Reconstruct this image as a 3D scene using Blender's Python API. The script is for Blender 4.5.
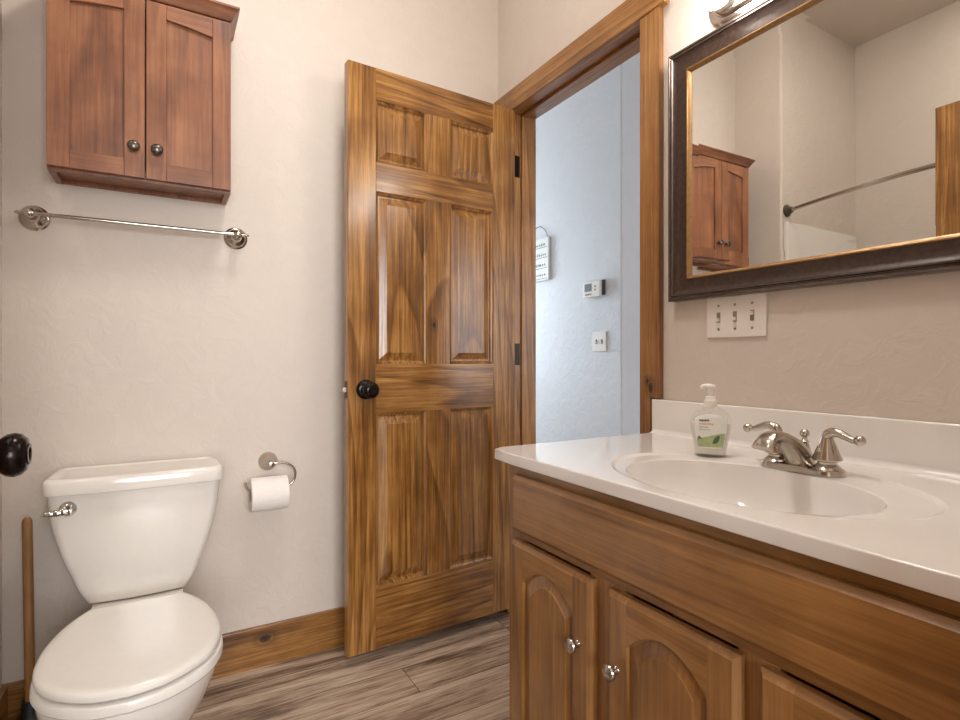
import bpy, bmesh, math, random
from math import sin, cos, pi, radians, sqrt, atan2
from mathutils import Vector, Matrix

# ------------------------------------------------------------------ clear
for o in list(bpy.data.objects):
    bpy.data.objects.remove(o, do_unlink=True)
scene = bpy.context.scene
COL = scene.collection

# ------------------------------------------------------------------ camera, world, lights, exposure
# world axes: x = 0 is the face of the vanity wall, y = 0 the face of the toilet wall, z = 0 the floor
F_PX = 546.5
YAW = radians(59.985)                     # angle between the view and +x
cam_d = bpy.data.cameras.new('camera')
cam_d.sensor_fit = 'HORIZONTAL'; cam_d.sensor_width = 36.0
cam_d.lens = F_PX / 960.0 * 36.0
cam_d.shift_y = -1.5 / 960.0
cam_d.clip_start = 0.02; cam_d.clip_end = 50
cam = bpy.data.objects.new('camera', cam_d); COL.objects.link(cam)
cam.location = (-1.231, -1.978, 1.04)
cam.rotation_euler = (pi / 2, 0, YAW - pi / 2)
scene.camera = cam

world = bpy.data.worlds.new('world'); scene.world = world
world.use_nodes = True
wb = world.node_tree.nodes['Background']
wb.inputs[0].default_value = (1.0, 0.975, 0.955, 1); wb.inputs[1].default_value = 1.0

def area(name, loc, rot, sx, sy, power, color):
    l = bpy.data.lights.new(name, 'AREA'); l.shape = 'RECTANGLE'; l.size = sx; l.size_y = sy
    l.energy = power; l.color = color
    o = bpy.data.objects.new(name, l); COL.objects.link(o); o.location = loc; o.rotation_euler = rot
    return o
# daylight through the window at the end of the hall
area('hall_daylight', (0.56, 2.72, 1.45), (-pi / 2, 0, 0), 0.72, 1.3, 54, (0.70, 0.85, 1.0))
area('hall_fill', (1.4, -3.46, 1.45), (pi / 2, 0, 0), 1.7, 1.4, 26, (0.90, 0.94, 1.0))  # added fill lamp, brightens the return face of the hall wall
area('bedroom_fill', (-1.3, -4.98, 1.5), (pi / 2, 0, 0), 1.9, 1.5, 95, (0.96, 0.975, 1.0))  # added fill lamp behind the camera, shines in through the entry doorway
SHADE_STRENGTH = 13.0                     # the three glass shades of the vanity light
DOME_STRENGTH = 35.0                       # the added ceiling dome, out of view, for general fill

vs = scene.view_settings
vs.view_transform = 'Standard'; vs.look = 'None'; vs.gamma = 1.0; vs.use_curve_mapping = False
vs.exposure = 0.86

# ------------------------------------------------------------------ helpers
def tag(o, label=None, cat=None, group=None, kind=None):
    if label: o['label'] = label
    if cat: o['category'] = cat
    if group: o['group'] = group
    if kind: o['kind'] = kind
    return o

def empty(name, loc=(0, 0, 0), rz=0.0, label=None, cat=None, group=None, kind=None, parent=None):
    o = bpy.data.objects.new(name, None); COL.objects.link(o)
    o.empty_display_size = 0.05
    o.location = loc; o.rotation_euler = (0, 0, rz)
    if parent: o.parent = parent
    return tag(o, label, cat, group, kind)

class MB:
    """collects shapes and links them as ONE mesh object"""
    def __init__(s):
        s.bm = bmesh.new(); s.flat = False
    def _merge(s, b):
        me = bpy.data.meshes.new('tmp'); b.to_mesh(me); b.free()
        s.bm.from_mesh(me); bpy.data.meshes.remove(me)
    def box(s, x0, x1, y0, y1, z0, z1, bev=0.0, seg=2, sel=None):
        b = bmesh.new()
        bmesh.ops.create_cube(b, size=1.0)
        for v in b.verts:
            v.co = Vector(((x0 + x1) / 2 + v.co.x * (x1 - x0), (y0 + y1) / 2 + v.co.y * (y1 - y0), (z0 + z1) / 2 + v.co.z * (z1 - z0)))
        if bev > 0:
            s.flat = True
            ed = [e for e in b.edges if sel is None or sel((e.verts[0].co + e.verts[1].co) / 2)]
            bmesh.ops.bevel(b, geom=ed, offset=bev, segments=seg, affect='EDGES', profile=0.5)
        s._merge(b); return s
    def loft(s, rings, cap0=True, cap1=True, closed=True):
        b = s.bm; R = [[b.verts.new(p) for p in r] for r in rings]
        n = len(R[0])
        for i in range(len(R) - 1):
            for j in range(n if closed else n - 1):
                k = (j + 1) % n
                try: b.faces.new((R[i][j], R[i][k], R[i + 1][k], R[i + 1][j]))
                except ValueError: pass
        if closed and cap0: b.faces.new(list(reversed(R[0])))
        if closed and cap1: b.faces.new(R[-1])
        return s
    def lathe(s, prof, origin=(0, 0, 0), axis=(0, 0, 1), seg=32, cap0=True, cap1=True):
        a = Vector(axis).normalized(); o = Vector(origin)
        t = Vector((1, 0, 0)) if abs(a.x) < 0.9 else Vector((0, 1, 0))
        u = a.cross(t).normalized(); w = a.cross(u)
        rings = [[o + a * z + (u * cos(2 * pi * k / seg) + w * sin(2 * pi * k / seg)) * max(r, 1e-5) for k in range(seg)] for r, z in prof]
        return s.loft(rings, cap0, cap1)
    def tube(s, pts, rad, seg=14, cap=True, squash=None):
        P = [Vector(p) for p in pts]; n = len(P)
        rads = rad if isinstance(rad, (list, tuple)) else [rad] * n
        tang = [(P[min(i + 1, n - 1)] - P[max(i - 1, 0)]).normalized() for i in range(n)]
        t0 = tang[0]; ref = Vector((0, 0, 1)) if abs(t0.z) < 0.9 else Vector((1, 0, 0))
        u = t0.cross(ref).normalized(); rings = []
        for i in range(n):
            t = tang[i]; u = (u - t * u.dot(t)).normalized(); w = t.cross(u)
            sx = squash or 1.0
            rings.append([P[i] + (u * cos(2 * pi * k / seg) + w * sx * sin(2 * pi * k / seg)) * rads[i] for k in range(seg)])
        return s.loft(rings, cap, cap)
    def sphere(s, c, r, seg=20):
        prof = [(r * sin(pi * i / 12), -r * cos(pi * i / 12)) for i in range(13)]
        return s.lathe(prof, c, (0, 0, 1), seg)
    def prism(s, poly, fn, d0, d1, bev=0.0, sel=None, seg=2):
        """poly: 2-D outline; fn(a, b, d) -> 3-D"""
        b = bmesh.new()
        A = [b.verts.new(fn(p[0], p[1], d0)) for p in poly]; B = [b.verts.new(fn(p[0], p[1], d1)) for p in poly]
        n = len(poly)
        for i in range(n):
            k = (i + 1) % n; b.faces.new((A[i], A[k], B[k], B[i]))
        b.faces.new(list(reversed(A))); b.faces.new(B)
        bmesh.ops.recalc_face_normals(b, faces=b.faces)
        if bev > 0:
            s.flat = True
            b.normal_update()
            ed = [e for e in b.edges if (sel((e.verts[0].co + e.verts[1].co) / 2) if sel else e.calc_face_angle(0) > radians(40))]
            bmesh.ops.bevel(b, geom=ed, offset=bev, segments=seg, affect='EDGES', profile=0.5)
        s._merge(b); return s
    def build(s, name, mat, parent=None, label=None, cat=None, group=None, kind=None, ang=38, loc=None):
        bmesh.ops.recalc_face_normals(s.bm, faces=s.bm.faces)
        me = bpy.data.meshes.new(name); s.bm.to_mesh(me); s.bm.free()
        me.polygons.foreach_set('use_smooth', [True] * len(me.polygons))
        me.set_sharp_from_angle(angle=radians(ang))
        me.materials.append(mat)
        o = bpy.data.objects.new(name, me); COL.objects.link(o)
        if parent: o.parent = parent
        if loc: o.location = loc
        if s.flat:
            wm = o.modifiers.new('weighted_normal', 'WEIGHTED_NORMAL'); wm.keep_sharp = True; wm.weight = 100
        return tag(o, label, cat, group, kind)

def spline(pts, n=8):
    """Catmull-Rom through pts"""
    P = [Vector(p) for p in pts]; out = []
    Q = [P[0] * 2 - P[1]] + P + [P[-1] * 2 - P[-2]]
    for i in range(1, len(Q) - 2):
        a, b, c, d = Q[i - 1:i + 3]
        for k in range(n):
            t = k / n
            out.append(0.5 * ((2 * b) + (c - a) * t + (2 * a - 5 * b + 4 * c - d) * t * t + (3 * b - 3 * c + d - a) * t ** 3))
    out.append(P[-1]); return out

def interp(tab, x):
    """smooth 1-D interpolation of a (x, y) table"""
    if x <= tab[0][0]: return tab[0][1]
    for i in range(len(tab) - 1):
        x0, y0 = tab[i]; x1, y1 = tab[i + 1]
        if x <= x1:
            m0 = (y1 - tab[i - 1][1]) / (x1 - tab[i - 1][0]) if i > 0 else (y1 - y0) / (x1 - x0)
            m1 = (tab[i + 2][1] - y0) / (tab[i + 2][0] - x0) if i + 2 < len(tab) else (y1 - y0) / (x1 - x0)
            h = x1 - x0; t = (x - x0) / h
            return (2*t**3 - 3*t*t + 1) * y0 + (t**3 - 2*t*t + t) * h * m0 + (-2*t**3 + 3*t*t) * y1 + (t**3 - t*t) * h * m1
    return tab[-1][1]

# ------------------------------------------------------------------ materials
def lin(r, g, b):
    f = lambda c: (c / 255 / 12.92) if c / 255 <= 0.04045 else ((c / 255 + 0.055) / 1.055) ** 2.4
    return (f(r), f(g), f(b), 1)

def new_mat(name):
    m = bpy.data.materials.new(name); m.use_nodes = True
    nt = m.node_tree
    return m, nt, nt.nodes['Principled BSDF']

def N(nt, kind, **kw):
    n = nt.nodes.new(kind)
    for k, v in kw.items():
        if k in n.inputs: n.inputs[k].default_value = v
        else: setattr(n, k, v)
    return n

def ramp(nt, stops):
    r = nt.nodes.new('ShaderNodeValToRGB'); e = r.color_ramp.elements
    while len(e) < len(stops): e.new(0.5)
    for i, (p, c) in enumerate(stops): e[i].position = p; e[i].color = c
    return r

def plain(name, col, rough=0.5, metal=0.0, bump=0.0, bscale=60.0, var=0.04, coat=0.0, emit=0.0, spec=0.5):
    """a flat colour with a little procedural mottling and, when asked, bump"""
    m, nt, p = new_mat(name); L = nt.links
    tc = N(nt, 'ShaderNodeTexCoord'); no = N(nt, 'ShaderNodeTexNoise', Scale=bscale, Detail=3.0)
    L.new(tc.outputs['Object'], no.inputs['Vector'])
    c0 = tuple(max(0, c * (1 - var)) for c in col[:3]) + (1,); c1 = tuple(min(1, c * (1 + var)) for c in col[:3]) + (1,)
    r = ramp(nt, [(0.3, c0), (0.7, c1)]); L.new(no.outputs['Fac'], r.inputs[0]); L.new(r.outputs[0], p.inputs['Base Color'])
    p.inputs['Roughness'].default_value = rough; p.inputs['Metallic'].default_value = metal
    p.inputs['Coat Weight'].default_value = coat; p.inputs['Coat Roughness'].default_value = 0.05
    p.inputs['Specular IOR Level'].default_value = spec
    if bump:
        b = N(nt, 'ShaderNodeBump', Strength=bump, Distance=0.002); L.new(no.outputs['Fac'], b.inputs['Height']); L.new(b.outputs[0], p.inputs['Normal'])
    if emit:
        p.inputs['Emission Color'].default_value = col; p.inputs['Emission Strength'].default_value = emit
    return m

def plaster(name, col, strength=0.35):
    """painted wall with a hand-trowelled, orange-peel skin"""
    m, nt, p = new_mat(name); L = nt.links
    tc = N(nt, 'ShaderNodeTexCoord')
    n1 = N(nt, 'ShaderNodeTexNoise', Scale=14.0, Detail=5.0, Roughness=0.6, Distortion=0.8)
    n2 = N(nt, 'ShaderNodeTexNoise', Scale=90.0, Detail=2.0)
    L.new(tc.outputs['Object'], n1.inputs['Vector']); L.new(tc.outputs['Object'], n2.inputs['Vector'])
    r1 = ramp(nt, [(0.46, (0, 0, 0, 1)), (0.60, (1, 1, 1, 1))]); L.new(n1.outputs['Fac'], r1.inputs[0])
    mx = N(nt, 'ShaderNodeMath', operation='MULTIPLY_ADD'); L.new(n2.outputs['Fac'], mx.inputs[0]); mx.inputs[1].default_value = 0.35
    L.new(r1.outputs[0], mx.inputs[2])
    b = N(nt, 'ShaderNodeBump', Strength=strength, Distance=0.0022); L.new(mx.outputs[0], b.inputs['Height']); L.new(b.outputs[0], p.inputs['Normal'])
    c0 = tuple(c * 0.97 for c in col[:3]) + (1,)
    r = ramp(nt, [(0.35, c0), (0.65, col)]); L.new(n1.outputs['Fac'], r.inputs[0]); L.new(r.outputs[0], p.inputs['Base Color'])
    p.inputs['Roughness'].default_value = 0.55; p.inputs['Specular IOR Level'].default_value = 0.3
    return m

_w = {}
def wood(name, axis, dark, mid, light, rings=9.0, scale=4.0, rough=0.32, coat=0.25, knots=(), contrast=1.0, blotch=0.0, fibre=0.55, crough=0.18):
    key = (name, axis)
    if key in _w: return _w[key]
    m, nt, p = new_mat(name + '_' + axis); L = nt.links
    tc = N(nt, 'ShaderNodeTexCoord'); oi = N(nt, 'ShaderNodeObjectInfo')
    off = N(nt, 'ShaderNodeVectorMath', operation='SCALE'); off.inputs[0].default_value = (37.1, 21.7, 53.3); L.new(oi.outputs['Random'], off.inputs['Scale'])
    add = N(nt, 'ShaderNodeVectorMath', operation='ADD'); L.new(tc.outputs['Object'], add.inputs[0]); L.new(off.outputs[0], add.inputs[1])
    st = [1.0, 1.0, 1.0]; st['xyz'.index(axis)] = 0.10
    mp = N(nt, 'ShaderNodeMapping'); mp.inputs['Scale'].default_value = st; L.new(add.outputs[0], mp.inputs['Vector'])
    # broad flat-sawn figure: contour lines of a stretched noise field
    n1 = N(nt, 'ShaderNodeTexNoise', Scale=scale, Detail=1.5, Roughness=0.45, Distortion=0.25); L.new(mp.outputs[0], n1.inputs['Vector'])
    mul = N(nt, 'ShaderNodeMath', operation='MULTIPLY'); L.new(n1.outputs['Fac'], mul.inputs[0]); mul.inputs[1].default_value = rings
    fr = N(nt, 'ShaderNodeMath', operation='FRACT'); L.new(mul.outputs[0], fr.inputs[0])
    rr = ramp(nt, [(0.0, (0.85,) * 3 + (1,)), (0.72, (0.45,) * 3 + (1,)), (0.93, (0.0,) * 3 + (1,)), (1.0, (0.8,) * 3 + (1,))]); L.new(fr.outputs[0], rr.inputs[0])
    # fine fibres
    st2 = [1.0, 1.0, 1.0]; st2['xyz'.index(axis)] = 0.03
    mp2 = N(nt, 'ShaderNodeMapping'); mp2.inputs['Scale'].default_value = st2; L.new(add.outputs[0], mp2.inputs['Vector'])
    n2 = N(nt, 'ShaderNodeTexNoise', Scale=110.0, Detail=5.0, Roughness=0.7); L.new(mp2.outputs[0], n2.inputs['Vector'])
    # slow blotches of stain
    n3 = N(nt, 'ShaderNodeTexNoise', Scale=7.0, Detail=3.0); L.new(add.outputs[0], n3.inputs['Vector'])
    a1 = N(nt, 'ShaderNodeMath', operation='MULTIPLY'); L.new(rr.outputs[0], a1.inputs[0]); a1.inputs[1].default_value = 0.34 * contrast
    a2 = N(nt, 'ShaderNodeMath', operation='MULTIPLY_ADD'); L.new(n2.outputs['Fac'], a2.inputs[0]); a2.inputs[1].default_value = fibre; L.new(a1.outputs[0], a2.inputs[2])
    a3 = N(nt, 'ShaderNodeMath', operation='MULTIPLY_ADD'); L.new(n3.outputs['Fac'], a3.inputs[0]); a3.inputs[1].default_value = 0.30 + blotch; L.new(a2.outputs[0], a3.inputs[2])
    cen = 0.5 - (0.34 * contrast * 0.5 + fibre * 0.5 + (0.30 + blotch) * 0.5)
    a4 = N(nt, 'ShaderNodeMath', operation='ADD'); L.new(a3.outputs[0], a4.inputs[0]); a4.inputs[1].default_value = cen
    cr = ramp(nt, [(0.24, dark), (0.5, mid), (0.76, light)]); L.new(a4.outputs[0], cr.inputs[0])
    out = cr.outputs[0]
    for (kx, ky, kz, kr) in knots:                      # a knot: dark core and a darker halo, at a place of its own
        sb = N(nt, 'ShaderNodeVectorMath', operation='SUBTRACT'); L.new(tc.outputs['Object'], sb.inputs[0]); sb.inputs[1].default_value = (kx, ky, kz)
        sc = N(nt, 'ShaderNodeVectorMath', operation='MULTIPLY'); L.new(sb.outputs[0], sc.inputs[0]); sc.inputs[1].default_value = [(0.6 if a == axis else 1.0) / kr for a in 'xyz']
        ln = N(nt, 'ShaderNodeVectorMath', operation='LENGTH'); L.new(sc.outputs[0], ln.inputs[0])
        wob = N(nt, 'ShaderNodeMath', operation='MULTIPLY_ADD'); L.new(n2.outputs['Fac'], wob.inputs[0]); wob.inputs[1].default_value = 0.5; L.new(ln.outputs['Value'], wob.inputs[2])
        kr_ = ramp(nt, [(0.22, (1, 1, 1, 1)), (0.40, (0.8, 0.8, 0.8, 1)), (0.52, (0.15, 0.15, 0.15, 1)), (0.62, (0.45, 0.45, 0.45, 1)), (1.0, (0, 0, 0, 1))])
        hf = N(nt, 'ShaderNodeMath', operation='MULTIPLY'); L.new(wob.outputs[0], hf.inputs[0]); hf.inputs[1].default_value = 0.45; L.new(hf.outputs[0], kr_.inputs[0])
        mk = N(nt, 'ShaderNodeMix', data_type='RGBA'); L.new(kr_.outputs[0], mk.inputs[0]); L.new(out, mk.inputs[6])
        mk.inputs[7].default_value = tuple(c * 0.35 for c in dark[:3]) + (1,); out = mk.outputs[2]
    L.new(out, p.inputs['Base Color'])
    p.inputs['Roughness'].default_value = rough; p.inputs['Coat Weight'].default_value = coat; p.inputs['Coat Roughness'].default_value = crough
    b = N(nt, 'ShaderNodeBump', Strength=0.12, Distance=0.001); L.new(a2.outputs[0], b.inputs['Height']); L.new(b.outputs[0], p.inputs['Normal'])
    _w[key] = m; return m

def pine(axis, knots=(), tagname=''): return wood('stained_pine' + tagname, axis, lin(50, 27, 8), lin(136, 90, 40), lin(194, 146, 82), rings=20, scale=3.0, rough=0.28, coat=0.4, knots=knots, contrast=0.55, fibre=0.85)
def casing_pine(axis, knots=(), tagname=''): return wood('casing_pine' + tagname, axis, lin(72, 42, 16), lin(146, 99, 50), lin(190, 142, 86), rings=14, scale=3.2, rough=0.34, coat=0.25, contrast=0.5, fibre=0.75, knots=knots)
def cherry(axis): return wood('reddish_maple', axis, lin(80, 44, 26), lin(130, 81, 52), lin(168, 114, 78), rings=5, scale=5.0, rough=0.42, coat=0.15, contrast=0.45, blotch=0.25)
def maple(axis): return wood('brown_maple', axis, lin(90, 57, 25), lin(147, 103, 55), lin(186, 139, 84), rings=7, scale=4.0, rough=0.34, coat=0.5, contrast=0.4, blotch=0.15, crough=0.12)

M_WALL = plaster('beige_wall_paint', lin(214, 203, 192))
M_HALL = plaster('hall_wall_paint', lin(214, 216, 220), 0.35)
M_CEIL = plaster('ceiling_paint', lin(214, 204, 194), 0.3)
M_PORC = plain('white_porcelain', lin(236, 230, 222), 0.12, var=0.01, coat=0.6)
M_SEAT = plain('white_seat_plastic', lin(236, 231, 223), 0.22, var=0.01, coat=0.3)
M_TOP = plain('cultured_marble', lin(238, 234, 230), 0.09, var=0.015, coat=0.5, bscale=6)
M_NICKEL = plain('brushed_nickel', lin(190, 182, 172), 0.19, 1.0, var=0.06, bscale=200)
M_CHROME = plain('polished_chrome', lin(222, 220, 216), 0.08, 1.0, var=0.02)
M_BRONZE = plain('oil_rubbed_bronze', lin(34, 28, 25), 0.22, 0.75, var=0.15, bscale=40)
M_PEWTER = plain('dark_pewter', lin(104, 98, 90), 0.28, 0.9, var=0.1)
M_FRAME = plain('dark_brown_frame', lin(66, 50, 42), 0.32, 0.25, var=0.30, bscale=90, bump=0.15)
M_FRAME_EDGE = plain('burnished_frame_edge', lin(104, 92, 86), 0.25, 0.75, var=0.15, bscale=60)
M_GOLD = plain('antique_gold', lin(158, 122, 80), 0.42, 0.6, var=0.15, bscale=80)
M_MIRROR = plain('mirror_silvering', lin(238, 238, 234), 0.0, 1.0, var=0.0)
M_PLATE = plain('white_switch_plastic', lin(232, 226, 218), 0.35, var=0.01)
M_SCREW = plain('plate_screw', lin(150, 140, 128), 0.35, 0.6)
M_PAPER = plain('tissue_paper', lin(242, 236, 230), 0.95, var=0.02, bump=0.5, bscale=220, spec=0.1)
M_CARD = plain('cardboard_core', lin(160, 128, 96), 0.9)
M_RUBBER = plain('black_rubber', lin(26, 25, 26), 0.55)
M_DARKGAP = plain('latch_metal', lin(58, 46, 38), 0.35, 0.8)
M_BOLT = plain('latch_bolt_steel', lin(214, 206, 194), 0.25, 0.5)
M_TUB = plain('white_tub_acrylic', lin(240, 236, 230), 0.18, var=0.01, coat=0.3)
M_SHADE = plain('lit_frosted_glass', (1.0, 0.945, 0.88, 1), 0.4, var=0.0, emit=SHADE_STRENGTH)
M_DOME = plain('fill_dome_glass', (1.0, 0.955, 0.90, 1), 0.4, var=0.0, emit=DOME_STRENGTH)  # glow of the added fill dome
M_LENS = plain('fill_downlight_lens', (1.0, 0.955, 0.90, 1), 0.4, var=0.0, emit=60.0)  # glow of the added tub downlight
M_LCD = plain('grey_display', lin(108, 116, 118), 0.3)
M_DARKPLASTIC = plain('dark_grey_plastic', lin(70, 72, 78), 0.5)
M_SIGN = plain('white_sign_board', lin(226, 226, 222), 0.6)
M_INK = plain('black_ink', lin(38, 38, 42), 0.7)
M_WIRE = plain('black_wire', lin(40, 38, 38), 0.4, 0.6)
M_LABEL = plain('white_label', lin(238, 240, 234), 0.4, var=0.01)
M_GREEN = plain('pale_green_print', lin(176, 192, 142), 0.45, var=0.12, bscale=120)
M_LEAF = plain('dark_green_print', lin(82, 106, 72), 0.45, var=0.1)
M_ORANGE = plain('orange_print', lin(206, 140, 70), 0.5)
M_DOOR_SHADOW = plain('door_bottom_shadow_strip', lin(28, 26, 26), 0.8)  # shade under the door as a dark colour, not used below

def floor_mat():
    m, nt, p = new_mat('weathered_vinyl_plank'); L = nt.links
    tc = N(nt, 'ShaderNodeTexCoord')
    br = N(nt, 'ShaderNodeTexBrick', offset=0.37, offset_frequency=2)
    br.inputs['Color1'].default_value = (0, 0, 0, 1); br.inputs['Color2'].default_value = (1, 1, 1, 1); br.inputs['Mortar'].default_value = (0.5, 0.5, 0.5, 1)
    br.inputs['Scale'].default_value = 1.0; br.inputs['Mortar Size'].default_value = 0.0012; br.inputs['Mortar Smooth'].default_value = 0.3
    br.inputs['Brick Width'].default_value = 1.22; br.inputs['Row Height'].default_value = 0.152; br.inputs['Bias'].default_value = 0.0
    mp0 = N(nt, 'ShaderNodeMapping'); mp0.inputs['Location'].default_value = (0.0886, 0.106, 0); L.new(tc.outputs['Object'], mp0.inputs['Vector']); L.new(mp0.outputs[0], br.inputs['Vector'])
    off = N(nt, 'ShaderNodeVectorMath', operation='SCALE'); L.new(br.outputs['Color'], off.inputs[0]); off.inputs['Scale'].default_value = 23.0
    add = N(nt, 'ShaderNodeVectorMath', operation='ADD'); L.new(tc.outputs['Object'], add.inputs[0]); L.new(off.outputs[0], add.inputs[1])
    mp = N(nt, 'ShaderNodeMapping'); mp.inputs['Scale'].default_value = (0.12, 1, 1); L.new(add.outputs[0], mp.inputs['Vector'])
    n1 = N(nt, 'ShaderNodeTexNoise', Scale=9.0, Detail=3.0, Roughness=0.55, Distortion=0.8); L.new(mp.outputs[0], n1.inputs['Vector'])
    mp2 = N(nt, 'ShaderNodeMapping'); mp2.inputs['Scale'].default_value = (0.06, 1, 1); L.new(add.outputs[0], mp2.inputs['Vector'])
    n2 = N(nt, 'ShaderNodeTexNoise', Scale=130.0, Detail=4.0, Roughness=0.7); L.new(mp2.outputs[0], n2.inputs['Vector'])
    a = N(nt, 'ShaderNodeMath', operation='MULTIPLY'); L.new(n1.outputs['Fac'], a.inputs[0]); a.inputs[1].default_value = 1.0
    a2 = N(nt, 'ShaderNodeMath', operation='MULTIPLY_ADD'); L.new(n2.outputs['Fac'], a2.inputs[0]); a2.inputs[1].default_value = 0.85; L.new(a.outputs[0], a2.inputs[2])
    sep = N(nt, 'ShaderNodeSeparateColor'); L.new(br.outputs['Color'], sep.inputs[0])
    a3 = N(nt, 'ShaderNodeMath', operation='MULTIPLY_ADD'); L.new(sep.outputs[0], a3.inputs[0]); a3.inputs[1].default_value = 0.16; L.new(a2.outputs[0], a3.inputs[2])
    a4 = N(nt, 'ShaderNodeMath', operation='SUBTRACT'); L.new(a3.outputs[0], a4.inputs[0]); a4.inputs[1].default_value = 0.50
    cr = ramp(nt, [(0.27, lin(72, 54, 42)), (0.43, lin(136, 113, 94)), (0.56, lin(178, 155, 134)), (0.76, lin(212, 193, 172))]); L.new(a4.outputs[0], cr.inputs[0])
    mk = N(nt, 'ShaderNodeMix', data_type='RGBA'); L.new(br.outputs['Fac'], mk.inputs[0]); L.new(cr.outputs[0], mk.inputs[6]); mk.inputs[7].default_value = lin(70, 54, 44)
    L.new(mk.outputs[2], p.inputs['Base Color'])
    p.inputs['Roughness'].default_value = 0.42
    b = N(nt, 'ShaderNodeBump', Strength=0.35, Distance=0.001); L.new(n2.outputs['Fac'], b.inputs['Height']); L.new(b.outputs[0], p.inputs['Normal'])
    return m
M_FLOOR = floor_mat()

def bottle_mat(name, col, alpha_mix):
    m, nt, p = new_mat(name); L = nt.links
    no = N(nt, 'ShaderNodeTexNoise', Scale=30.0); r = ramp(nt, [(0.3, col), (0.7, tuple(min(1, c * 1.03) for c in col[:3]) + (1,))])
    L.new(no.outputs['Fac'], r.inputs[0]); L.new(r.outputs[0], p.inputs['Base Color'])
    p.inputs['Roughness'].default_value = 0.12
    p.inputs['Coat Weight'].default_value = 0.5
    tr = N(nt, 'ShaderNodeBsdfTransparent'); mx = N(nt, 'ShaderNodeMixShader'); mx.inputs[0].default_value = alpha_mix
    L.new(tr.outputs[0], mx.inputs[1]); L.new(p.outputs[0], mx.inputs[2])
    L.new(mx.outputs[0], nt.nodes['Material Output'].inputs['Surface'])
    return m
M_BOTTLE = bottle_mat('clear_bottle_plastic', lin(224, 220, 212), 0.27)
M_SOAP = plain('white_liquid_soap', lin(238, 238, 230), 0.35, var=0.01)
M_PUMP = plain('white_pump_plastic', lin(240, 236, 230), 0.3, var=0.01)
M_PANE = bottle_mat('window_pane_glass', lin(220, 230, 235), 0.12)

# ------------------------------------------------------------------ the room
CEIL = 2.90
YD0, YD1 = -1.96, -1.845             # front wall (the camera stands in its doorway)
XC = -1.621                           # left wall
YS = -0.270                          # end of the tub alcove
XT = -2.365                          # alcove back
OP0, OP1 = -0.826, -0.112            # doorway in the vanity wall
OPZ = 2.043

o = MB().box(-3.3, 3.0, -5.0, 2.9, -0.06, 0.0).build('floor', M_FLOOR, kind='structure', label='grey brown wood plank floor', cat='floor')
o = MB().box(-3.3, 3.0, -5.0, 2.9, CEIL, CEIL + 0.1).build('ceiling', M_CEIL, kind='structure', label='beige textured ceiling', cat='ceiling')
MB().box(XC, 0.0, 0.0, 0.12, 0.0, CEIL).build('wall_back', M_WALL, kind='structure', label='beige wall behind the toilet', cat='wall')
w = MB()
w.box(0.0, 0.115, OP1 + 0.018, 2.6, 0.0, CEIL).box(0.0, 0.115, YD0, OP0 - 0.018, 0.0, CEIL).box(0.0, 0.115, OP0 - 0.018, OP1 + 0.018, OPZ + 0.018, CEIL)
w.build('wall_right', M_WALL, kind='structure', label='beige wall with the mirror and doorway', cat='wall')
MB().box(-2.48, XC, YS, 0.12, 0.0, CEIL, 0.012, 3, lambda c: abs(c.x - XC) < 1e-4 and abs(c.y - YS) < 1e-4).build('wall_left', M_WALL, kind='structure', label='beige stub wall left of the toilet at the end of the tub', cat='wall')
MB().box(-2.48, XT, YD1, YS, 0.0, CEIL).build('wall_alcove', M_WALL, kind='structure', label='beige wall behind the bathtub', cat='wall')
DX0, DX1 = -1.462, -0.645            # doorway the camera looks through
w = MB()
w.box(-2.48, DX0 - 0.018, YD0, YD1, 0.0, CEIL).box(DX1 + 0.018, 0.0, YD0, YD1, 0.0, CEIL).box(DX0 - 0.018, DX1 + 0.018, YD0, YD1, OPZ + 0.018, CEIL)
w.build('wall_front', M_WALL, kind='structure', label='beige wall with the entry doorway', cat='wall')
# bedroom behind the camera
MB().box(-3.3, -3.2, -4.9, YD0, 0.0, CEIL).build('wall_bedroom_left', M_WALL, kind='structure', label='beige left wall of the room behind the entry doorway', cat='wall')
MB().box(-3.2, -2.48, YD0, YD0 + 0.1, 0.0, CEIL).build('wall_bedroom_front', M_WALL, kind='structure', label='beige wall strip left of the entry doorway', cat='wall')
w = MB()
w.box(-3.2, -2.3, -4.9, -4.8, 0, CEIL).box(-0.3, 0.0, -4.9, -4.8, 0, CEIL).box(-2.3, -0.3, -4.9, -4.8, 0, 0.7).box(-2.3, -0.3, -4.9, -4.8, 2.25, CEIL)
w.build('wall_bedroom_back', M_WALL, kind='structure', label='beige far wall with an added wide window behind the entry doorway', cat='wall')
wn = empty('window_3', (-1.3, -4.86, 0.7), label='added wide white framed fill window of the room behind the entry doorway', cat='window', kind='structure')  # invented window, gives the bedroom fill lamp an opening
w = MB()
for a_, b_, c_, d_ in ((-1.0, -0.95, 0, 1.55), (0.95, 1.0, 0, 1.55), (-0.95, 0.95, 0, 0.05), (-0.95, 0.95, 1.5, 1.55), (-0.025, 0.025, 0.05, 1.5)): w.box(a_, b_, 0.0, 0.05, c_, d_)
w.build('window_frame', M_PLATE, wn)
MB().box(-0.95, 0.95, 0.023, 0.027, 0.05, 1.5).build('pane', M_PANE, wn)
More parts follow.
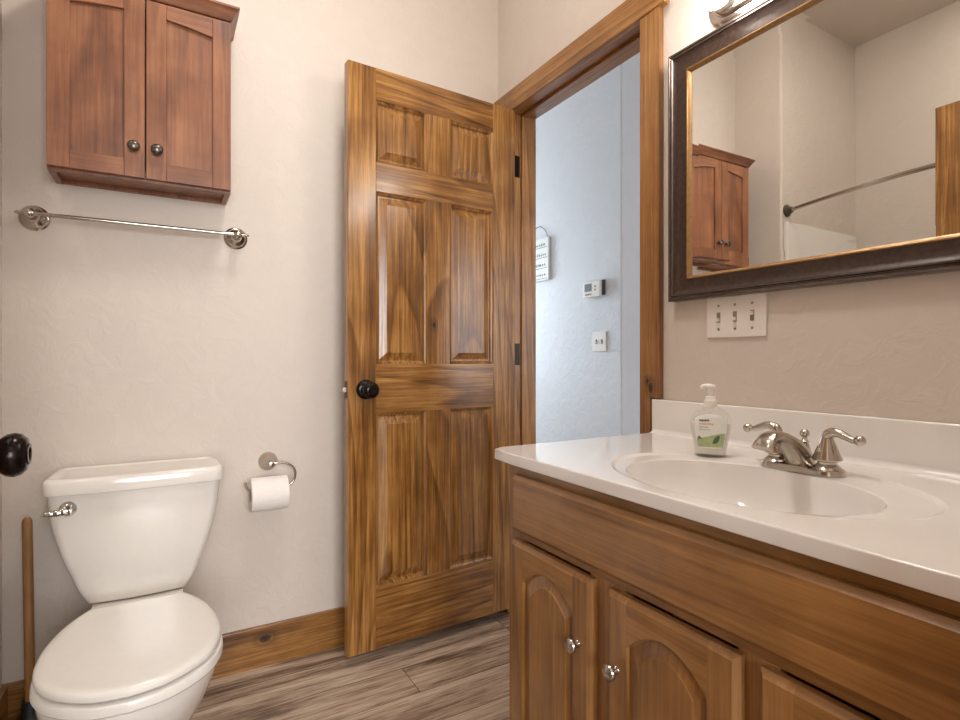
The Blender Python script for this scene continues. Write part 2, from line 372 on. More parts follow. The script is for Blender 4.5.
# hall beyond the open door
XH, YH = 1.0, 0.289
MB().box(XH, 3.0, YH, 2.6, 0.0, CEIL, 0.01, 3, lambda c: abs(c.x - XH) < 1e-4 and abs(c.y - YH) < 1e-4).build('wall_hall', M_HALL, kind='structure', label='pale blue lit hall wall with an outer corner', cat='wall')
MB().box(2.9, 3.0, -3.4, YH, 0.0, CEIL).build('wall_hall_right', M_HALL, kind='structure', label='pale far wall of the hall', cat='wall')
w = MB()
w.box(0.115, 0.5, -3.4, -3.3, 0, CEIL).box(2.3, 2.9, -3.4, -3.3, 0, CEIL).box(0.5, 2.3, -3.4, -3.3, 0, 0.7).box(0.5, 2.3, -3.4, -3.3, 2.2, CEIL)
w.build('wall_hall_front', M_HALL, kind='structure', label='pale near wall of the hall with an added wide window', cat='wall')
MB().box(0.0, 0.115, -4.9, YD0, 0.0, CEIL).build('wall_hall_left', M_HALL, kind='structure', label='pale hall wall beside the entry doorway', cat='wall')
wn = empty('window_2', (1.4, -3.36, 0.7), label='added wide white framed fill window at the near end of the hall', cat='window', kind='structure')  # invented window, gives the second hall fill lamp an opening
w = MB()
for a_, b_, c_, d_ in ((-0.9, -0.86, 0, 1.5), (0.86, 0.9, 0, 1.5), (-0.86, 0.86, 0, 0.04), (-0.86, 0.86, 1.46, 1.5), (-0.02, 0.02, 0.04, 1.46)): w.box(a_, b_, 0.0, 0.05, c_, d_)
w.build('window_frame', M_PLATE, wn)
MB().box(-0.86, 0.86, 0.023, 0.027, 0.04, 1.46).build('pane', M_PANE, wn)
w = MB()
w.box(0.115, 0.20, 2.6, 2.7, 0, CEIL).box(0.92, 1.0, 2.6, 2.7, 0, CEIL).box(0.20, 0.92, 2.6, 2.7, 0, 0.8).box(0.20, 0.92, 2.6, 2.7, 2.1, CEIL)
w.build('wall_hall_end', M_HALL, kind='structure', label='pale end wall of the hall with a window', cat='wall')
wn = empty('window_1', (0.56, 2.62, 0.8), label='white framed window at the end of the hall', cat='window', kind='structure')
w = MB()
w.box(-0.36, -0.32, 0, 0.06, 0, 1.3).box(0.32, 0.36, 0, 0.06, 0, 1.3).box(-0.32, 0.32, 0, 0.06, 0, 0.04).box(-0.32, 0.32, 0, 0.06, 1.26, 1.3).box(-0.32, 0.32, 0.01, 0.05, 0.63, 0.67)
w.build('window_frame', M_PLATE, wn)
MB().box(-0.32, 0.32, 0.028, 0.032, 0.04, 1.26).build('pane', M_PANE, wn)

# baseboards
MB().box(XC, -0.022, -0.015, 0.0, 0.0, 0.135, 0.004, 2, lambda c: c.y < -0.014 and c.z > 0.13).build('baseboard_back', pine('x', ((-0.936, -0.015, 0.093, 0.016),), '_knotty'), kind='structure', label='knotty pine baseboard behind the toilet', cat='baseboard')
MB().box(XC, XC + 0.015, YS, -0.015, 0.0, 0.135, 0.004, 2, lambda c: c.x > XC + 0.014 and c.z > 0.13).build('baseboard_left', pine('y'), kind='structure', label='short pine baseboard on the stub wall', cat='baseboard')

# door casing and jamb in the vanity wall
MB().box(-0.020, 0.0, OP1 + 0.006, -0.012, 0.0, 2.037, 0.003).build('trim_1', casing_pine('z'), kind='structure', label='pine door casing upright in the corner behind the open door', cat='door trim')
w = MB().box(-0.020, 0.0, -0.862, OP0 + 0.006, 0.0, 2.037, 0.003)
w.box(-0.020, 0.0, -0.893, -0.862, 0.928, 2.037, 0.003, 2, lambda c: c.y < -0.89)
w.build('trim_2', casing_pine('z', ((-0.02, -0.862, 0.955, 0.012), (-0.02, -0.85, 0.975, 0.007)), '_knotty'), kind='structure', label='pine door casing upright beside the mirror', cat='door trim')
MB().box(-0.025, 0.0, -0.915, -0.001, 2.037, 2.123, 0.005).build('trim_3', casing_pine('y'), kind='structure', label='pine head casing over the hall doorway', cat='door trim')
w = MB()
w.box(-0.001, 0.117, OP1, OP1 + 0.018, 0.0, OPZ + 0.018).box(0.040, 0.076, OP1 - 0.011, OP1, 0.0, OPZ, 0.002)
w.build('trim_4', casing_pine('z'), kind='structure', label='pine door jamb with stop beside the open door', cat='door trim')
w = MB()
w.box(-0.001, 0.117, OP0 - 0.018, OP0, 0.0, OPZ + 0.018).box(0.040, 0.076, OP0, OP0 + 0.011, 0.0, OPZ, 0.002)
w.build('trim_5', casing_pine('z'), kind='structure', label='pine door jamb with stop on the mirror side', cat='door trim')
w = MB()
w.box(-0.001, 0.117, OP0, OP1, OPZ, OPZ + 0.018).box(0.040, 0.076, OP0 + 0.011, OP1 - 0.011, OPZ - 0.011, OPZ, 0.002)
w.build('trim_6', casing_pine('y'), kind='structure', label='pine head jamb with stop of the hall doorway', cat='door trim')
# entry doorway
w = MB()
w.box(DX0 - 0.018, DX0, YD0, YD1, 0, OPZ + 0.018).box(DX1, DX1 + 0.018, YD0, YD1, 0, OPZ + 0.018).box(DX0, DX1, YD0, YD1, OPZ, OPZ + 0.018)
w.build('trim_7', casing_pine('z'), kind='structure', label='pine jamb of the entry doorway', cat='door trim')
w = MB()
w.box(DX0 - 0.09, DX0 - 0.01, YD1, YD1 + 0.012, 0, 2.05).box(DX1 + 0.006, -0.572, YD1, YD1 + 0.018, 0, 2.05).box(DX0 - 0.10, -0.560, YD1, YD1 + 0.018, 2.05, 2.13)
w.build('trim_8', casing_pine('z'), kind='structure', label='pine casing of the entry doorway', cat='door trim')

# ------------------------------------------------------------------ six-panel doors
def six_panel_door(root, W, H, T, kz):
    """local axes: x from the free edge (0) to the hinge edge (W), front face y = 0, back y = T, z from the door bottom"""
    s0 = 0.100; mull = 0.097
    pw = (W - 2 * s0 - 0.006 - mull) / 2
    xa0, xa1 = s0, s0 + pw; xb0, xb1 = xa1 + mull, xa1 + mull + pw
    zs = [(0.215, 0.810), (0.978, 1.572), (1.674, 1.886)]
    zs = [(a * H / 1.995, b * H / 1.995) for a, b in zs]
    front = lambda c: c.y < 0.0005
    def fr(name, x0, x1, z0, z1, ax, bev=0.0016, sel=None):
        MB().box(x0, x1, 0, T, z0, z1, bev, 1, sel).build(name, pine(ax), root)
    fr('stile', 0, s0, 0, H, 'z'); fr('stile', xb1, W, 0, H, 'z')
    zr = [(0, zs[0][0]), (zs[0][1], zs[1][0]), (zs[1][1], zs[2][0]), (zs[2][1], H)]
    for a, b in zr: fr('rail', s0, xb1, a, b, 'x', 0.0008)
    for i, (a, b) in enumerate(zs):
        mm = pine('z', ((xa1 + 0.03, 0, 1.12, 0.010),), '_knot_mullion') if i == 1 and W < 0.7 else pine('z')
        MB().box(xa1, xb0, 0, T, a, b, 0.0008, 1).build('mullion', mm, root)
    for (x0, x1) in ((xa0, xa1), (xb0, xb1)):
        for (z0, z1) in zs:
            m = MB()
            # sticking (ovolo), groove, sloped field and flat centre, on both faces
            prof = [(0.0, 0.000), (0.003, 0.0035), (0.008, 0.006), (0.012, 0.0125), (0.016, 0.0125), (0.040, 0.0035), (0.041, 0.0030)]
            for side in (0, 1):
                rings = []
                for ins, dep in prof:
                    y = dep if side == 0 else T - dep
                    rings.append([Vector((x0 + ins, y, z0 + ins)), Vector((x1 - ins, y, z0 + ins)), Vector((x1 - ins, y, z1 - ins)), Vector((x0 + ins, y, z1 - ins))])
                m.loft(rings, False, True)
            m.build('panel', pine('z'), root, ang=12)
    # knob set
    kx = 0.062
    def knob(sign, y):
        p = [(0.0, 0.0), (0.0335, 0.0), (0.0335, 0.003), (0.031, 0.007), (0.026, 0.010), (0.014, 0.012), (0.0115, 0.016), (0.0115, 0.026), (0.015, 0.031), (0.023, 0.036), (0.0275, 0.043), (0.0285, 0.050), (0.0265, 0.057), (0.021, 0.0625), (0.0145, 0.064), (0.0135, 0.0655), (0.009, 0.0655), (0.008, 0.063), (0.0, 0.063)]
        MB().lathe(p, (kx, y, kz), (0, sign, 0), 40).build('door_knob', M_BRONZE, root, label='dark bronze round door knob')
    knob(-1, 0.0); knob(1, T)
    lt = MB().box(-0.0012, 0.0006, T / 2 - 0.012, T / 2 + 0.012, kz - 0.029, kz + 0.029, 0.0004).build('latch_plate', M_DARKGAP, root, label='dark latch plate')
    MB().box(-0.011, 0.0, T / 2 - 0.006, T / 2 + 0.006, kz - 0.008, kz + 0.008, 0.002).build('latch_bolt', M_BOLT, lt)
    return root

# door 1: stands open almost parallel to the toilet wall
DW = 0.692
D1 = empty('door_1', (-0.702, -0.183, 0.042), radians(3.0), label='open six panel stained pine door with dark knob in the room corner', cat='door', kind='structure')
six_panel_door(D1, DW, 1.995, 0.035, 0.893)
for hz in (0.30, 1.015, 1.785):
    h = MB().box(DW + 0.0002, DW + 0.0022, 0.002, 0.033, hz - 0.044, hz + 0.044, 0.0004)
    h = h.build('hinge', M_BRONZE, D1, label='dark bronze hinge')
    MB().lathe([(0.0, -0.047), (0.0055, -0.046), (0.0055, 0.046), (0.0, 0.047)], (DW + 0.004, 0.0395, hz), (0, 0, 1), 14).build('hinge_pin', M_BRONZE, h)
# hinge leaves let into the jamb
inv = (Matrix.Translation(D1.location) @ Matrix.Rotation(radians(3.0), 4, 'Z')).inverted()
for hz in (0.342, 1.057, 1.827):
    m = MB().box(0.001, 0.034, OP1 - 0.0022, OP1 - 0.0002, hz - 0.044, hz + 0.044, 0.0004)
    bmesh.ops.transform(m.bm, matrix=inv, verts=m.bm.verts)
    m.build('hinge_leaf', M_BRONZE, D1, label='dark bronze hinge leaf on the jamb')
# door 2: the entry door, folded back beside the camera
D2 = empty('door_2', (-1.457, -1.000, 0.042), radians(-90), label='open pine entry door at the left whose dark knob shows at the edge', cat='door', kind='structure')
# local x runs towards -y (world), local +y towards +x: mirror so the front (y=0) faces the room
D2.rotation_euler = (0, 0, radians(-90)); D2.location = (-1.449 - 0.035, -1.000, 0.042)
six_panel_door(D2, 0.815, 1.995, 0.035, 0.873)
for hz in (0.30, 1.015, 1.785):
    h = MB().box(0.8152, 0.8172, 0.002, 0.033, hz - 0.044, hz + 0.044, 0.0004)
    h.build('hinge', M_BRONZE, D2, label='dark bronze hinge')

# ------------------------------------------------------------------ vanity cabinet
XF = -0.543                                # face frame plane; doors stand 20 mm proud
VY0, VY1 = -0.922, -1.838
van = empty('vanity_cabinet', (-0.27, -1.38, 0.0), label='brown maple vanity cabinet with arched doors under the white sink top', cat='cabinet')
def rel(mb, root): 
    bmesh.ops.translate(mb.bm, verts=mb.bm.verts, vec=-Vector(root.location)); return mb
m = MB()
m.box(XF + 0.02, -0.004, VY0 - 0.018, VY0, 0.0, 0.802).box(XF + 0.02, -0.004, VY1, VY1 + 0.018, 0.0, 0.802)
m.box(XF + 0.02, -0.004, VY1 + 0.018, VY0 - 0.018, 0.10, 0.118).box(-0.022, -0.004, VY1 + 0.018, VY0 - 0.018, 0.118, 0.802).box(XF + 0.075, XF + 0.095, VY1 + 0.018, VY0 - 0.018, 0.0, 0.10)
rel(m, van).build('carcass', maple('z'), van)
for (a, b, c, d, ax) in ((VY0, VY0 - 0.058, 0.10, 0.802, 'z'), (-1.198, -1.288, 0.14, 0.640, 'z'), (-1.500, -1.560, 0.14, 0.640, 'z'), (VY1 + 0.055, VY1, 0.10, 0.802, 'z')):
    rel(MB().box(XF, XF + 0.02, b, a, c, d, 0.001, 1), van).build('face_stile', maple(ax), van)
for (c, d) in ((0.10, 0.14), (0.640, 0.690), (0.765, 0.802)):
    rel(MB().box(XF, XF + 0.0195, VY1 + 0.055, VY0 - 0.058, c, d, 0.0008, 1), van).build('face_rail', maple('y'), van)
rel(MB().box(XF - 0.021, XF - 0.0005, -1.805, -0.960, 0.660, 0.782, 0.0085, 1, lambda c: c.x < XF - 0.02), van).build('drawer_front', maple('y'), van, label='long plain false drawer front')

def arch_pts(y0, y1, zs, rise, n=22):
    """points from (y0, zs) over an arch to (y1, zs)"""
    return [(y0 + (y1 - y0) * i / n, zs + rise * (1 - (2 * i / n - 1) ** 2)) for i in range(n + 1)]

def vanity_door(ya, yb, z0, z1, knob_y, knob_z):
    """ya: edge nearer the corner (larger y); yb: edge nearer the camera"""
    st = 0.048
    xb, xf = XF - 0.0005, XF - 0.020
    fn = lambda a, b, d: Vector((d, a, b))
    py0, py1 = yb + st, ya - st               # panel opening
    zsh, rise = 0.556, 0.043
    # raised panel
    rings = []
    for ins, x in ((0.0, xf + 0.0085), (0.0045, xf + 0.0088), (0.005, xf + 0.0080), (0.024, xf + 0.0032), (0.0245, xf + 0.0015), (0.0270, xf + 0.0008), (0.0275, xf + 0.0008)):
        top = arch_pts(py1 - ins, py0 + ins, zsh - ins * 0.8, rise - ins * 0.25)
        ring = [Vector((x, py0 + ins, z0 + st + ins)), Vector((x, py1 - ins, z0 + st + ins))] + [Vector((x, a, b)) for a, b in top]
        rings.append(ring)
    m = MB().loft(rings, True, True)
    pan = rel(m, van).build('door', maple('z'), van, ang=5)
    def sub(mb, name, mat, **k):
        return rel(mb, van).build(name, mat, pan, **k)
    for (a, b, outer) in ((yb, py0, yb), (py1, ya, ya)):
        sub(MB().box(xf, xb, a, b, z0, z1, 0.0085, 1, lambda c, q=outer: c.x < xf + 1e-4 and (abs(c.y - q) < 1e-4 or c.z > z1 - 1e-4 or c.z < z0 + 1e-4)), 'stile', maple('z'))
    sub(MB().box(xf, xb, py0, py1, z0, z0 + st, 0.0085, 1, lambda c: c.x < xf + 1e-4 and c.z < z0 + 1e-4), 'rail', maple('y'))
    poly = [(py0, z1), (py1, z1)] + arch_pts(py1, py0, zsh, rise)
    sub(MB().prism(poly, fn, xf, xb, 0.0085, lambda c: c.x < xf + 1e-4 and c.z > z1 - 1e-4, 1), 'rail', maple('y'))
    k = [(0.0, 0.0), (0.008, 0.0), (0.0075, 0.003), (0.006, 0.006), (0.0065, 0.010), (0.011, 0.013), (0.0140, 0.0155), (0.0140, 0.0175), (0.012, 0.0205), (0.006, 0.022), (0.0, 0.0222)]
    sub(MB().lathe(k, (xf, knob_y, knob_z), (-1, 0, 0), 28), 'knob', M_NICKEL, label='round brushed nickel knob')
vanity_door(-0.955, -1.219, 0.135, 0.637, -1.185, 0.508)
vanity_door(-1.261, -1.514, 0.135, 0.637, -1.286, 0.508)
vanity_door(-1.542, -1.800, 0.135, 0.637, -1.776, 0.508)

# ------------------------------------------------------------------ sink top with integral bowl
ZT = 0.829
TX0, TX1, TY0, TY1 = -0.566, -0.001, -1.842, -0.872
top = empty('sink_countertop', (-0.28, -1.36, 0.804), label='white cultured marble vanity top with integral oval sink', cat='countertop')
bc = (-0.328, -1.376); bx, by = 0.157, 0.216       # bowl centre and half axes
ox, oy = 0.207, 0.276                                # shallow outer recess
NS = 96
def rect_ring(z, ins):
    """rounded rectangle sampled by angle about the bowl centre"""
    out = []
    x0, x1, y0, y1 = TX0 + ins, TX1 - 0.0, TY0 + 0.0, TY1 - ins
    for k in range(NS):
        a = 2 * pi * k / NS; dx, dy = cos(a), sin(a)
        t = 1e9
        if dx > 1e-9: t = min(t, (x1 - bc[0]) / dx)
        if dx < -1e-9: t = min(t, (x0 - bc[0]) / dx)
        if dy > 1e-9: t = min(t, (y1 - bc[1]) / dy)
        if dy < -1e-9: t = min(t, (y0 - bc[1]) / dy)
        out.append([bc[0] + dx * t, bc[1] + dy * t, z])
    # snap the nearest samples to the corners
    for cx, cy in ((x0, y0), (x0, y1), (x1, y0), (x1, y1)):
        k = min(range(NS), key=lambda i: (out[i][0] - cx) ** 2 + (out[i][1] - cy) ** 2)
        out[k][0], out[k][1] = (cx + 0.006, cy - 0.013) if (cx, cy) == (x0, y1) else (cx, cy)
    return [Vector(p) for p in out]
ic = (-0.350, -1.368)                                # inner bowl centre
def ell(ax, ay, z, f=1.0): return [Vector((bc[0] + (ic[0] - bc[0]) * f + ax * cos(2 * pi * k / NS), bc[1] + (ic[1] - bc[1]) * f + ay * sin(2 * pi * k / NS), z)) for k in range(NS)]
rings = [rect_ring(ZT - 0.025, 0.002), rect_ring(ZT - 0.023, 0.0), rect_ring(ZT - 0.003, 0.0), rect_ring(ZT - 0.0009, 0.0009), rect_ring(ZT, 0.003)]
rings += [ell(ox, oy, ZT, 0), ell(ox - 0.003, oy - 0.003, ZT - 0.0006, 0), ell(ox - 0.008, oy - 0.008, ZT - 0.0038, 0.05), ell(ox - 0.013, oy - 0.014, ZT - 0.0050, 0.1), ell(bx + 0.010, by + 0.012, ZT - 0.0062), ell(bx + 0.003, by + 0.004, ZT - 0.0078)]
for i in range(1, 13):
    t = i / 12 * pi / 2
    rings.append(ell(bx * (cos(t) ** 0.75 if i < 12 else 0.0) + 0.022 * (i / 12), by * (cos(t) ** 0.75 if i < 12 else 0.0) + 0.022 * (i / 12), ZT - 0.010 - 0.125 * sin(t) ** 1.15))
m = MB().loft(rings, False, True); m.flat = True
rel(m, top).build('basin', M_TOP, top, ang=50)
m = MB().box(-0.022, -0.001, TY0, TY1 + 0.005, ZT - 0.004, 0.924, 0.004, 3, lambda c: c.x < -0.02)
# cove where the splash meets the deck
cove = [(-0.0215, ZT + 0.016), (-0.0222, ZT + 0.010), (-0.0245, ZT + 0.0055), (-0.029, ZT + 0.0022), (-0.036, ZT + 0.0004), (-0.036, ZT - 0.003), (-0.0215, ZT - 0.003)]
m.prism(cove, lambda a, b, d: Vector((a, d, b)), TY0, TY1)
rel(m, top).build('backsplash', M_TOP, top)
m = MB().lathe([(0.0, 0.0), (0.021, 0.0), (0.021, 0.002), (0.016, 0.0035), (0.0, 0.0035)], (ic[0], ic[1], ZT - 0.1358), (0, 0, 1), 28)
rel(m, top).build('drain', M_NICKEL, top, label='nickel drain ring')

# ------------------------------------------------------------------ faucet
fa = empty('faucet', (-0.162, -1.372, ZT - 0.0054), label='brushed nickel two handle centerset faucet behind the sink bowl', cat='faucet')
def stadium(l, w, z, n=20):
    out = []
    for k in range(n + 1):
        a = -pi / 2 + pi * k / n; out.append(Vector((w * sin(a) * 1.0, l + w * cos(a), z)) if False else Vector((w * cos(a + pi / 2), l + w * sin(a + pi / 2), z)))
    for k in range(n + 1):
        a = pi / 2 + pi * k / n; out.append(Vector((w * cos(a + pi / 2), -l + w * sin(a + pi / 2), z)))
    return out
m = MB().loft([stadium(0.050, 0.028, 0.0), stadium(0.050, 0.028, 0.007), stadium(0.050, 0.0255, 0.011), stadium(0.050, 0.020, 0.013)])
m.build('base_plate', M_NICKEL, fa)
# spout: a broad waterfall sweep, rectangular-oval section
path = spline([(0.003, 0, 0.008), (-0.002, 0, 0.020), (-0.018, 0, 0.037), (-0.042, 0, 0.0535), (-0.071, 0, 0.067), (-0.097, 0, 0.0705), (-0.115, 0, 0.063), (-0.124, 0, 0.052)], 6)
rings = []; n = len(path)
for i, p in enumerate(path):
    t = (path[min(i + 1, n - 1)] - path[max(i - 1, 0)]).normalized(); side = Vector((0, 1, 0)); up = t.cross(side)
    f = i / (n - 1)
    wd = interp([(0, 0.024), (0.3, 0.020), (0.6, 0.017), (0.85, 0.0185), (1.0, 0.0215)], f); th = interp([(0, 0.023), (0.2, 0.022), (0.5, 0.0145), (0.75, 0.0095), (1, 0.0075)], f)
    rings.append([p + side * (wd * math.copysign(abs(cos(2 * pi * k / 28)) ** 0.7, cos(2 * pi * k / 28))) + up * (th * math.copysign(abs(sin(2 * pi * k / 28)) ** 0.8, sin(2 * pi * k / 28))) for k in range(28)])
MB().loft(rings).build('spout', M_NICKEL, fa)
for s, nm in ((1, 'left'), (-1, 'right')):
    hy = 0.048 * s
    prof = [(0.0, 0.010), (0.0245, 0.010), (0.0245, 0.014), (0.0195, 0.020), (0.016, 0.024), (0.0165, 0.028), (0.0235, 0.031), (0.025, 0.034), (0.0235, 0.038), (0.020, 0.048), (0.0155, 0.062), (0.0125, 0.070), (0.0115, 0.073), (0.010, 0.078), (0.0, 0.079)]
    h = MB().lathe([(r, z * 0.88) for r, z in prof], (0, hy, 0), (0, 0, 1), 32)
    # eight soft facets read as the fluted bell
    hb = h.build('handle', M_NICKEL, fa)
    lp = spline([(0.0, hy - s * 0.004, 0.064), (0.0, hy + s * 0.003, 0.076), (-0.002, hy + s * 0.018, 0.080), (-0.004, hy + s * 0.034, 0.075), (-0.006, hy + s * 0.048, 0.070), (-0.007, hy + s * 0.059, 0.071)], 6)
    nn = len(lp)
    rr = [interp([(0, 0.0085), (0.2, 0.0095), (0.5, 0.0075), (0.8, 0.0055), (0.9, 0.006), (1, 0.006)], i / (nn - 1)) for i in range(nn)]
    MB().tube(lp, rr, 16).sphere(lp[-1], 0.0095).build('lever', M_NICKEL, hb)
m = MB().lathe([(0.0, 0.010), (0.017, 0.012), (0.013, 0.03), (0.0085, 0.047), (0.007, 0.052), (0.0085, 0.055), (0.005, 0.058), (0.004, 0.063), (0.0, 0.064)], (0.012, 0, 0), (0, 0, 1), 24).sphere((0.012, 0, 0.0705), 0.0088)
m.build('lift_rod', M_NICKEL, fa)

# ------------------------------------------------------------------ soap bottle
sp = empty('soap_dispenser', (-0.187, -1.188, ZT), atan2(-0.78, -1.034) + pi / 2, label='clear pump soap bottle with a green and white label beside the faucet', cat='soap bottle')
# local: -y faces the viewer
WT = [(0.0, 0.0305), (0.004, 0.0325), (0.012, 0.0335), (0.035, 0.0375), (0.055, 0.0405), (0.070, 0.0415), (0.082, 0.0395), (0.092, 0.034), (0.099, 0.0255), (0.104, 0.0165), (0.106, 0.0125)]
DT = [(0.0, 0.018), (0.004, 0.0195), (0.055, 0.022), (0.082, 0.021), (0.095, 0.017), (0.104, 0.0125), (0.106, 0.0118)]
def sec(z, sc=1.0, n=48):
    a, d = interp(WT, z) * sc, interp(DT, z) * sc; e = 2 / 2.5
    return [Vector((a * math.copysign(abs(cos(2 * pi * k / n)) ** e, cos(2 * pi * k / n)), d * math.copysign(abs(sin(2 * pi * k / n)) ** e, sin(2 * pi * k / n)), z)) for k in range(n)]
MB().loft([sec(z) for z in [0.0, 0.001, 0.004, 0.008] + [0.014 + 0.004 * i for i in range(20)] + [0.093, 0.096, 0.099, 0.101, 0.103, 0.1045, 0.106]]).build('bottle', M_BOTTLE, sp)
MB().loft([sec(z, 0.955) for z in [0.003, 0.006] + [0.010 + 0.004 * i for i in range(16)]]).build('liquid', M_SOAP, sp)
def surf(x, z, off):
    a, d = interp(WT, z), interp(DT, z)
    return Vector((x, -d * (1 - min(0.999, abs(x / a)) ** 2.5) ** (1 / 2.5) - off, z))
def patch(outline_rows, off, name, mat, parent):
    """rows of (z, x0, x1)"""
    m = MB(); rings = []
    for z, x0, x1 in outline_rows: rings.append([surf(x0 + (x1 - x0) * i / 24, z, off) for i in range(25)])
    for z, x0, x1 in reversed(outline_rows): rings.append([surf(x0 + (x1 - x0) * i / 24, z, off - 0.00015) for i in range(25)])
    m.loft(rings, False, False, False)
    return m.build(name, mat, parent)
rows = []
for i in range(31):
    z = 0.016 + (0.090 - 0.016) * i / 30
    wl = interp(WT, z) - 0.0085
    if z > 0.078: wl *= sqrt(max(0.02, 1 - ((z - 0.078) / 0.0125) ** 2))
    if z < 0.022: wl *= 0.80 + 0.2 * (z - 0.016) / 0.006
    rows.append((z, -wl, wl))
lab = patch(rows, 0.0006, 'label', M_LABEL, sp); lab['label'] = 'white paper label with green leaf print'
rows = []
for i in range(25):
    f = i / 24; z = 0.0185 + 0.030 * f; wl = interp(WT, z) - 0.0095
    x0 = -wl if f < 0.55 else -wl + (f - 0.55) / 0.45 * wl * 1.7
    rows.append((z, x0, wl - 0.0006))
patch(rows, 0.0009, 'green_print', M_GREEN, lab)
rows = [(0.026 + 0.018 * i / 16, 0.004 + 0.010 * (i / 16) ** 2, 0.007 + 0.018 * sqrt(i / 16) * (1 - 0.35 * i / 16)) for i in range(17)]
patch(rows, 0.0012, 'leaf_print', M_LEAF, lab)
rows = [(0.036 + 0.0075 * i / 10, -0.027 + 0.004 * i / 10, -0.016 - 0.009 * i / 10) for i in range(11)]
patch(rows, 0.0012, 'leaf_print', M_LEAF, lab)
def bottle_text(body, size, x, z, mat, bold=0.0):
    cu = bpy.data.curves.new('txt', 'FONT'); cu.body = body; cu.size = size; cu.offset = bold; cu.resolution_u = 2
    to = bpy.data.objects.new('txt', cu); COL.objects.link(to)
    dg = bpy.context.evaluated_depsgraph_get(); me = bpy.data.meshes.new_from_object(to.evaluated_get(dg))
    bpy.data.objects.remove(to, do_unlink=True)
    for v in me.vertices:
        v.co = surf(x + v.co.x, z + v.co.y, 0.0011)
    me.materials.clear(); me.materials.append(mat); me.name = 'lettering'
    o = bpy.data.objects.new('lettering', me); COL.objects.link(o); o.parent = lab
bottle_text('equate', 0.0075, -0.023, 0.0745, M_INK, 0.0002)
bottle_text('moisturizing', 0.0058, -0.023, 0.0672, M_ORANGE, 0.0001)
bottle_text('hand soap', 0.0046, -0.023, 0.0605, M_DARKPLASTIC)
bottle_text('with aloe vera', 0.0040, -0.023, 0.0550, M_DARKPLASTIC)
m = MB().lathe([(0.0, 0.104), (0.0135, 0.104), (0.0138, 0.107), (0.0135, 0.118), (0.011, 0.121), (0.010, 0.127), (0.0085, 0.128), (0.0, 0.128)], (0, 0, 0), (0, 0, 1), 28)
cap = m.build('pump_collar', M_PUMP, sp)
m = MB().lathe([(0.0, 0.127), (0.0045, 0.127), (0.0045, 0.139), (0.0065, 0.145), (0.0100, 0.1475), (0.0108, 0.1505), (0.009, 0.1535), (0.0, 0.154)], (0, 0, 0), (0, 0, 1), 24)
m.tube(spline([(0.0, 0, 0.150), (-0.008, -0.004, 0.1508), (-0.016, -0.009, 0.1495), (-0.0185, -0.0105, 0.1465)], 4), [0.0052] * 4 + [0.0046] * 4 + [0.0038] * 5, 12)
m.build('pump_head', M_PUMP, sp)

# ------------------------------------------------------------------ mirror
MY0, MY1, MZ0, MZ1 = -1.822, -0.931, 1.196, 1.872
mi = empty('framed_mirror', (-0.001, (MY0 + MY1) / 2, MZ0), label='large mirror in a dark brown frame with thin gold lip above the sink', cat='mirror')
def frame_ring(s, h): return [Vector((-h, MY0 + s, MZ0 + s)), Vector((-h, MY1 - s, MZ0 + s)), Vector((-h, MY1 - s, MZ1 - s)), Vector((-h, MY0 + s, MZ1 - s))]
def frame_part(prof, name, mat, ang=25, label=None):
    m = MB().loft([frame_ring(s, h) for s, h in prof], False, False)
    rel(m, mi).build(name, mat, mi, ang=ang, label=label)
frame_part([(0.0, 0.001), (0.0, 0.024), (0.002, 0.028), (0.005, 0.030), (0.008, 0.030), (0.010, 0.027), (0.0115, 0.027), (0.0135, 0.0305), (0.0165, 0.031), (0.0185, 0.028)], 'frame_edge', M_FRAME_EDGE)
frame_part([(0.0185, 0.001), (0.0185, 0.028), (0.022, 0.0265), (0.030, 0.0225), (0.040, 0.0205), (0.052, 0.0205), (0.0560, 0.0195), (0.0560, 0.001)], 'frame', M_FRAME)
frame_part([(0.0560, 0.001), (0.0560, 0.0205), (0.0575, 0.0220), (0.0595, 0.0215), (0.0605, 0.0185), (0.0620, 0.0175), (0.0650, 0.0135), (0.0660, 0.0120), (0.0660, 0.001)], 'inner_trim', M_GOLD, label='thin antique gold inner lip')
m = MB(); g0 = 0.0655; bv = 0.022
m.loft([frame_ring(g0 - 0.002, 0.0015), frame_ring(g0 - 0.002, 0.01071), frame_ring(g0 + bv, 0.0105)], True, True)
rel(m, mi).build('glass', M_MIRROR, mi, ang=0.1, label='silvered mirror glass')

